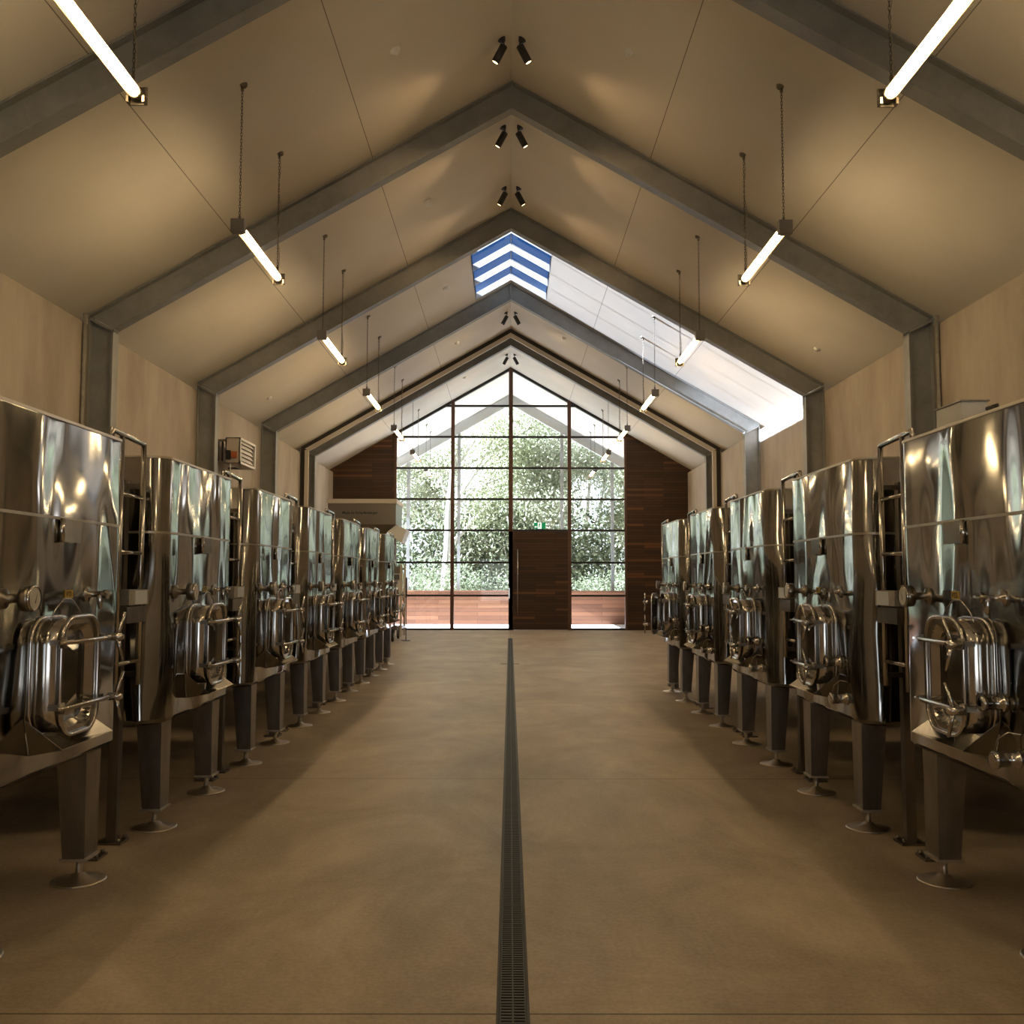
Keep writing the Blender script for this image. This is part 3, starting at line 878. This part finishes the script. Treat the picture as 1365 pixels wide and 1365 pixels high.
# ------------------------------------------------------------------ wall fan heater on the left wall
r = root('wall_heater', (-5.3, 18.3, 3.7), 'white louvred unit heater on brackets on the left wall', 'heater')
y0, y1, z0, z1, xa, xb = 17.85, 18.93, 3.73, 4.22, -5.32, -5.05
part(MB().box((xa, y0, z0), (xa + .02, y1, z1)).box((xa, y0, z0), (xb, y0 + .015, z1)).box((xa, y1 - .015, z0), (xb, y1, z1)).box((xa, y0, z1 - .015), (xb, y1, z1)).box((xa, y0, z0), (xb, y1, z0 + .015)), 'casing', 'cream', r)
part(MB().box((xb - .02, y0, z0), (xb + .01, y0 + .04, z1)).box((xb - .02, y1 - .06, z0), (xb + .01, y1, z1)).box((xb - .02, y0, z1 - .04), (xb + .01, y1, z1)).box((xb - .02, y0, z0), (xb + .01, y1, z0 + .04)), 'front_frame', 'white', r)
for i in range(5):
    h = z0 + .07 + i * .08
    part(MB().add([(xb - .06, y0 + .04, h + .072), (xb - .06, y1 - .12, h + .072), (xb - .01, y1 - .12, h), (xb - .01, y0 + .04, h), (xb - .06, y0 + .04, h + .08), (xb - .06, y1 - .12, h + .08), (xb - .01, y1 - .12, h + .008), (xb - .01, y0 + .04, h + .008)],
                  [(0, 1, 2, 3), (4, 7, 6, 5), (0, 4, 5, 1), (2, 6, 7, 3), (0, 3, 7, 4), (1, 5, 6, 2)]), 'louvre', 'white', r)
part(MB().box((-XW + .0, y0 - .02, z0 + .0), (xa, y0 + .03, z0 + .04)).box((-XW, y1 - .08, z0), (xa, y1 - .03, z0 + .04)).box((-XW, y0 - .02, z1 - .08), (xa, y0 + .03, z1 - .04)).box((-XW, y1 - .08, z1 - .08), (xa, y1 - .03, z1 - .04)), 'wall_bracket', 'fitd', r)
part(MB().tube([(xa - .06, y0 + .02, z0 + .02), (xa - .06, y0 + .02, z1 - .04)], .018, 8).tube([(xa - .14, y0 + .02, z0 + .02), (xa - .14, y0 + .02, z1 - .04)], .018, 8), 'water_pipe', 'black', r)
part(MB().box((xa + .12, y0 - .05, z0 + .10), (xb - .05, y0, z0 + .22)), 'valve_cover', 'orange', r)
part(MB().box((xa + .03, y0 - .07, z0 + .07), (xa + .10, y0, z0 + .24)), 'actuator', 'black', r)
part(MB().tube([(xa + .1, y0 - .01, z0), (xa + .1, y0 + .02, z0 - .45), (xa - .15, y0 + .05, z0 - .7)], .008, 6), 'cable', 'white', r)

# ------------------------------------------------------------------ exit sign above the door
r = root('exit_sign', (.915, YG - .06, 3.13), 'small green and white emergency exit sign above the plank door', 'sign')
x0, x1, z0, z1, yf = .735, 1.095, 3.14, 3.335, YG - .09
part(MB().box((x0, yf, z0), (x1, YG - .05, z1)), 'sign_box', 'green', r)
part(MB().box((x0 + .115, yf - .003, z0), (x0 + .235, yf, z1)), 'white_door', 'signwhite', r)
mb = MB(); cxx = x0 + .17
mb.lathe([(.018, 0), (.018, .003)], (cxx + .012, yf - .007, z1 - .035), (0, 1, 0), 14)
def bar(mb, a, b, w_):
    a = Vector((a[0], 0, a[1])); b = Vector((b[0], 0, b[1])); d_ = (b - a).normalized(); p_ = Vector((-d_.z, 0, d_.x)) * w_ / 2
    mb.xz([((a + p_).x, (a + p_).z), ((b + p_).x, (b + p_).z), ((b - p_).x, (b - p_).z), ((a - p_).x, (a - p_).z)], yf - .007, yf - .003)
zz = z1
bar(mb, (cxx + .005, zz - .05), (cxx - .01, zz - .11), .028); bar(mb, (cxx - .01, zz - .11), (cxx + .03, zz - .135), .016); bar(mb, (cxx + .03, zz - .135), (cxx + .02, zz - .18), .014)
bar(mb, (cxx - .01, zz - .11), (cxx - .025, zz - .15), .016); bar(mb, (cxx - .025, zz - .15), (cxx - .055, zz - .155), .014)
bar(mb, (cxx + .005, zz - .055), (cxx + .04, zz - .085), .012); bar(mb, (cxx + .0, zz - .055), (cxx - .035, zz - .075), .012)
part(mb, 'running_figure', 'green', r)
mb = MB(); bar(mb, (x0 + .045, z0 + .06), (x0 + .11, z0 + .06), .022)
mb.xz([(x0 + .012, z0 + .06), (x0 + .05, z0 + .10), (x0 + .05, z0 + .02)], yf - .004, yf)
part(mb, 'arrow', 'signwhite', r)
part(MB().box((x0 + .15, YG - .07, z1), (x0 + .2, YG + .0, z1 + .02)).box((x0 + .05, YG - .055, z0 - .02), (x1 - .05, YG - .0, z0 + .0)), 'sign_bracket', 'rail', r)

# ------------------------------------------------------------------ grape hopper and wheeled sorting machine at the far left
r = root('grape_hopper', (-4.0, 26.4, 0), 'large stainless hopper with maker lettering standing behind the left row of tanks', 'hopper')
mb = MB()
yh0, yh1 = 26.0, 27.5
xa, xb = -4.94, -3.10
mb.add([(xa, yh0, 3.05), (xb, yh0, 3.05), (xb, yh1, 3.05), (xa, yh1, 3.05), (xa, yh0, 3.62), (xb, yh0, 3.62), (xb, yh1, 3.62), (xa, yh1, 3.62)],
       [(0, 1, 5, 4), (1, 2, 6, 5), (2, 3, 7, 6), (3, 0, 4, 7)])
part(mb, 'hopper_box', 'fitd', r)
mb = MB(); mb.add([(xa, yh0, 3.05), (xb, yh0, 3.05), (xb, yh1, 3.05), (xa, yh1, 3.05), (-4.3, 26.3, 2.72), (-3.42, 26.3, 2.78), (-3.42, 27.2, 2.78), (-4.3, 27.2, 2.72)],
       [(0, 1, 5, 4), (1, 2, 6, 5), (2, 3, 7, 6), (3, 0, 4, 7), (4, 5, 6, 7)])
part(mb, 'hopper_funnel', 'fitd', r)
part(MB().box((xa - .02, yh0 - .03, 3.62), (xb + .02, yh0 + .03, 3.74)).box((xa - .02, yh1 - .03, 3.62), (xb + .02, yh1 + .03, 3.74)).box((xa - .02, yh0, 3.62), (xa + .03, yh1, 3.74)).box((xb - .03, yh0, 3.62), (xb + .02, yh1, 3.74)), 'hopper_lip', 'cream', r)  # cream stands in for light reflected along the top edge
for x in (xa + .1, xb - .45):
    for y in (yh0 + .35, yh1 - .25):
        part(MB().box((x - .04, y - .04, 0), (x + .04, y + .04, 3.04)), 'leg', 'leg', r)
text_mesh('Made by Scharfenberger', .098, 'maker_lettering', 'ink', r, (-4.55, yh0 - .003, 3.335), (pi / 2, 0, 0), .001)
mb = MB(); mb.add([(-3.10, 26.1, 3.04), (-2.82, 26.1, 2.92), (-2.82, 27.0, 2.92), (-3.10, 27.0, 3.04), (-3.35, 26.1, 2.85), (-2.95, 26.1, 2.55), (-2.95, 27.0, 2.55), (-3.35, 27.0, 2.85)],
       [(0, 1, 2, 3), (1, 5, 6, 2), (0, 4, 5, 1), (3, 2, 6, 7), (4, 7, 6, 5)])
part(mb, 'discharge_chute', 'white', r)

r = root('sorting_machine', (-3.0, 24.9, 0), 'wheeled stainless sorting machine with white panels beyond the last left tank', 'machine')
part(MB().box((-3.25, 24.9, 1.18), (-2.84, 25.6, 1.72)), 'side_panel', 'white', r)
part(MB().box((-3.25, 24.86, 1.56), (-2.86, 24.9, 1.70)).box((-3.22, 24.86, 1.24), (-2.95, 24.9, 1.5)), 'access_cover', 'fit', r)
mb = MB().xz([(-3.22, 1.72), (-2.86, 1.72), (-2.86, 1.90), (-2.96, 1.90), (-3.03, 2.1), (-3.03, 2.2), (-3.1, 2.2), (-3.13, 2.05), (-3.22, 1.9)], 25.0, 25.35)
part(mb, 'motor_cone', 'fitd', r)
mb = MB(); mb.tube([(-3.2, 25.15, 2.1), (-3.22, 25.15, 2.45), (-3.12, 25.15, 2.56), (-3.03, 25.15, 2.45), (-3.05, 25.15, 2.15)], .025, 8)
part(mb, 'lifting_loop', 'fitd', r)
part(MB().add([(-3.25, 24.8, .60), (-2.80, 24.8, .95), (-2.80, 25.6, .95), (-3.25, 25.6, .60), (-3.25, 24.8, .48), (-2.80, 24.8, .82), (-2.80, 25.6, .82), (-3.25, 25.6, .48)],
              [(0, 1, 2, 3), (4, 7, 6, 5), (0, 4, 5, 1), (1, 5, 6, 2), (2, 6, 7, 3), (3, 7, 4, 0)]), 'outlet_tray', 'white', r)
for x in (-3.2, -2.80):
    for y in (24.75, 25.6):
        part(MB().box((x - .025, y - .025, .1), (x + .025, y + .025, 1.95)), 'frame_post', 'cream', r)
part(MB().box((-3.2, 24.73, .30), (-2.8, 24.78, .36)).box((-3.2, 25.58, .30), (-2.8, 25.62, .36)).box((-3.22, 24.75, .30), (-3.18, 25.6, .36)).box((-2.82, 24.75, .30), (-2.78, 25.6, .36)), 'frame_rail', 'leg', r)
for x, y in ((-2.97, 24.45), (-2.97, 25.7)):
    w = part(MB().lathe([(.12, 0), (.15, .012), (.15, .05), (.12, .062)], (x - .03, y, .152), (1, 0, 0), 24).box((x - .02, y - .03, .15), (x + .02, y + .32, .33)), 'wheel', 'rubber', r)
    o = MB().lathe([(.10, -.004), (.07, .066), (.03, .07)], (x - .03, y, .152), (1, 0, 0), 20).build('wheel_hub', 'fit'); o.parent = w
part(MB().box((-3.1, 24.3, .32), (-2.85, 24.7, .40)).tube([(-2.84, 24.45, .15), (-2.84, 24.45, .36)], .015, 6), 'axle_carrier', 'fit', r)
tag(MB().tube([(-2.68, 24.9, .0), (-2.68, 24.9, 1.62)], .011, 8).lathe([(.12, 0), (.12, .015)], (-2.68, 24.9, 0), (0, 0, 1), 16).box((-2.70, 24.88, 1.1), (-2.66, 24.92, 1.62)).build('stand_pole', 'black'),
    'thin black pole standing in front of the lower glass panes at left', 'pole')
# grated gutters behind the tank rows
for sg, nm in ((-1, 'left'), (1, 'right')):
    mb = MB()
    y = 3.0
    while y < 23:
        mb.box((sg * 4.6, y, .001), (sg * 4.85, y + .02, .012)); y += .05
    mb.box((sg * 4.58, 3, .0), (sg * 4.6, 23, .013)); mb.box((sg * 4.85, 3, 0), (sg * 4.87, 23, .013))
    tag(mb.build('gutter_grate', 'leg'), 'steel gutter grating on the floor behind the %s row of tanks' % nm, 'grate')

# ------------------------------------------------------------------ outside
mb = MB(); mb.box((-60, YG + .06, -.6), (60, 140, -.25)); tag(mb.build('ground', 'ground'), kind='structure')
mb = MB(); mb.box((-60, -60, -.6), (-XW - .3, YG + .06, -.25)); mb.box((XW + .3, -60, -.6), (60, YG + .06, -.25)); mb.box((-XW - .3, -60, -.6), (XW + .3, YB - .3, -.16)); tag(mb.build('side_ground', 'ground'), kind='structure')
mb = MB(); mb.box((-7, YG + .06, -.25), (7, 34.7, -.02)); tag(mb.build('terrace', 'paving'), kind='structure')
tw = MB().box((-6.5, 34.2, -.02), (6.5, 34.36, 1.13)).box((-6.5, 34.14, 1.13), (6.5, 34.42, 1.17)).build('timber_parapet', 'redwood')
tag(tw, 'low reddish timber clad wall outside the gable glass', 'wall')

random.seed(7)
def rotv(v, axis, a): return Matrix.Rotation(a, 3, axis) @ v
def make_tree(name, label, h, spread, leafm, seed, nleaf=9000, lean=.06, fork=.35, leafs=.16):
    R = random.Random(seed)
    r = root(name, (0, 0, 0), label, 'tree', 'gum trees beyond the terrace')
    trunk = MB(); tips = []
    def grow(p, d_, L, rad, lvl):
        n = 5; pts = [p.copy()]; rs = [rad]
        for i in range(n):
            d_ = (d_ + Vector((R.uniform(-1, 1), R.uniform(-1, 1), R.uniform(-.3, .6))) * (.10 + .04 * lvl)).normalized()
            p = p + d_ * L / n; pts.append(p.copy()); rs.append(rad * (1 - .55 * (i + 1) / n))
            if lvl >= 2: tips.append((p.copy(), .5 + .25 * L / 3))
            elif lvl == 1 and i > 1: tips.append((p.copy(), .55))
        trunk.tube(pts, rs, 7 if lvl == 0 else 5)
        if lvl < 3:
            k_ = {0: 5, 1: 4, 2: 3}[lvl]
            for j in range(k_):
                t = R.uniform(.35 if lvl == 0 else .3, 1.0); q = pts[int(t * n)]
                ax_ = Vector((R.uniform(-1, 1), R.uniform(-1, 1), R.uniform(-.2, .2))).normalized()
                nd = rotv(d_, ax_, R.uniform(.4, 1.0) * spread)
                grow(q, nd, L * R.uniform(.42, .62), rad * (1 - .5 * t) * .6, lvl + 1)
    grow(Vector((0, 0, -.3)), Vector((R.uniform(-lean, lean), R.uniform(-lean, lean), 1)).normalized(), h * .62, h * .017, 0)
    part(trunk, 'trunk', 'bark', r, recalc=False)
    lf = MB(); vs = []; fs = []
    for i in range(nleaf):
        c_, rr = R.choice(tips)
        p = c_ + Vector((R.gauss(0, 1), R.gauss(0, 1), R.gauss(-.2, .8))) * rr * .8
        a = Vector((R.uniform(-1, 1), R.uniform(-1, 1), R.uniform(-1.4, .2))).normalized(); b = a.cross(Vector((R.uniform(-1, 1), R.uniform(-1, 1), R.uniform(-1, 1)))).normalized()
        L = leafs * R.uniform(.7, 1.4); wd = L * .28
        o = len(vs); vs += [p, p + a * L * .5 + b * wd, p + a * L, p + a * L * .5 - b * wd]; fs.append((o, o + 1, o + 2, o + 3))
    lf.add(vs, fs)
    part(lf, 'foliage', leafm, r, recalc=False)
    return r
KIND = {0: 'tall olive green gum tree with open crown', 1: 'tall pale green gum tree', 2: 'slim grey green gum tree'}
protos = [make_tree('gum_tree', 'x', 15, 1.0, 'leaf1', 11, 14500), make_tree('gum_tree', 'x', 13, 1.15, 'leaf2', 23, 13500), make_tree('gum_tree', 'x', 17, .8, 'leaf3', 37, 13000)]
TR = [(-3.2, 47, 0, 1.0), (2.6, 50, 1, .95), (6.2, 46, 0, .85), (-7.2, 52, 1, .95), (.3, 58, 2, .95), (-1.6, 66, 0, 1.15), (4.6, 62, 2, 1.0), (9.5, 56, 1, 1.1), (-10.5, 60, 2, 1.1),
      (-5.2, 72, 1, 1.25), (7.8, 74, 0, 1.2), (1.8, 78, 1, 1.1), (13.5, 66, 2, 1.2), (-14.5, 70, 0, 1.3), (17, 58, 0, 1.0), (-17, 56, 1, 1.0)]
WHERE = ['in front at left of centre', 'in front at right of centre', 'in front at the right window edge', 'in front at the left window edge', 'in the middle distance at centre',
         'farther back just left of centre', 'in the middle distance right of centre', 'in the middle distance far to the right', 'in the middle distance far to the left', 'in the back at left', 'in the back at right',
         'in the back at centre', 'deep at the far right', 'deep at the far left', 'wide out to the right of the terrace', 'wide out to the left of the terrace']
used = set(); RR = random.Random(3)
for i, (x, y, k_, sc) in enumerate(TR):
    o = protos[k_] if k_ not in used else copy_tree(protos[k_]); used.add(k_)
    o.location = (x, y, -.25); o.rotation_euler = (0, 0, RR.uniform(0, 6.28)); o.scale = (sc, sc, sc)
    o['label'] = KIND[k_] + ' ' + WHERE[i]
def make_shrub(seed):
    R = random.Random(seed)
    r = root('shrub', (0, 0, 0), 'x', 'bush', 'scrub behind the timber wall')
    st = MB(); tips = []
    for i in range(14):
        a = R.uniform(0, 6.28); d_ = Vector((cos(a) * .45, sin(a) * .45, 1)).normalized(); p = Vector((cos(a) * .12, sin(a) * .12, -.1)); pts = [p]
        for j in range(5):
            d_ = (d_ + Vector((R.uniform(-1, 1), R.uniform(-1, 1), .1)) * .2).normalized(); p = p + d_ * R.uniform(.3, .5); pts.append(p); tips.append(p)
        st.tube(pts, [.02, .017, .014, .011, .008, .005], 5)
    part(st, 'stems', 'bark', r, recalc=False)
    vs = []; fs = []
    for i in range(3800):
        p = R.choice(tips) + Vector((R.gauss(0, .28), R.gauss(0, .28), R.gauss(0, .25)))
        a = Vector((R.uniform(-1, 1), R.uniform(-1, 1), R.uniform(-.6, 1))).normalized(); b = a.cross(Vector((R.uniform(-1, 1), R.uniform(-1, 1), 1))).normalized(); L = R.uniform(.08, .16)
        o = len(vs); vs += [p, p + a * L * .5 + b * L * .25, p + a * L, p + a * L * .5 - b * L * .25]; fs.append((o, o + 1, o + 2, o + 3))
    part(MB().add(vs, fs), 'foliage', 'leafs', r, recalc=False)
    return r
sh = [make_shrub(5), make_shrub(6)]
SPL = [(-6.5, 40.5), (-4.4, 41.8), (-2.6, 40.2), (-.9, 42.2), (1.0, 40.8), (2.9, 42.0), (4.6, 40.4), (6.6, 41.8), (8.6, 41.0), (-8.6, 42)]
for i, (x, y) in enumerate(SPL):
    o = sh[i] if i < 2 else copy_tree(sh[i % 2])
    o.location = (x, y, -.25); o.rotation_euler = (0, 0, i * 1.3); s_ = .9 + .25 * ((i * 7) % 5) / 4; o.scale = (s_, s_, s_)
    order = sorted(SPL).index((x, y))
    o['label'] = 'leafy scrub bush behind the timber wall, ' + ['leftmost', 'second from left', 'third from left', 'fourth from left', 'fifth from left', 'fifth from right', 'fourth from right', 'third from right', 'second from right', 'rightmost'][order] + ' of the row'

for i in range(11):
    o = copy_tree(sh[i % 2]); x = -10 + 2.0 * i; o.location = (x, 50.5 + (i * 5) % 3 * 1.1, -.25)
    o.rotation_euler = (0, 0, i * 2.1); s_ = 1.9 + .5 * ((i * 7) % 4) / 3; o.scale = (s_, s_, s_ * 1.15)
    o['group'] = 'tall scrub under the gum trees'
    o['label'] = 'tall dense bush farther back under the gum trees, ' + ['leftmost', 'second from left', 'third from left', 'fourth from left', 'fifth from left', 'in the middle', 'fifth from right', 'fourth from right', 'third from right', 'second from right', 'rightmost'][i]
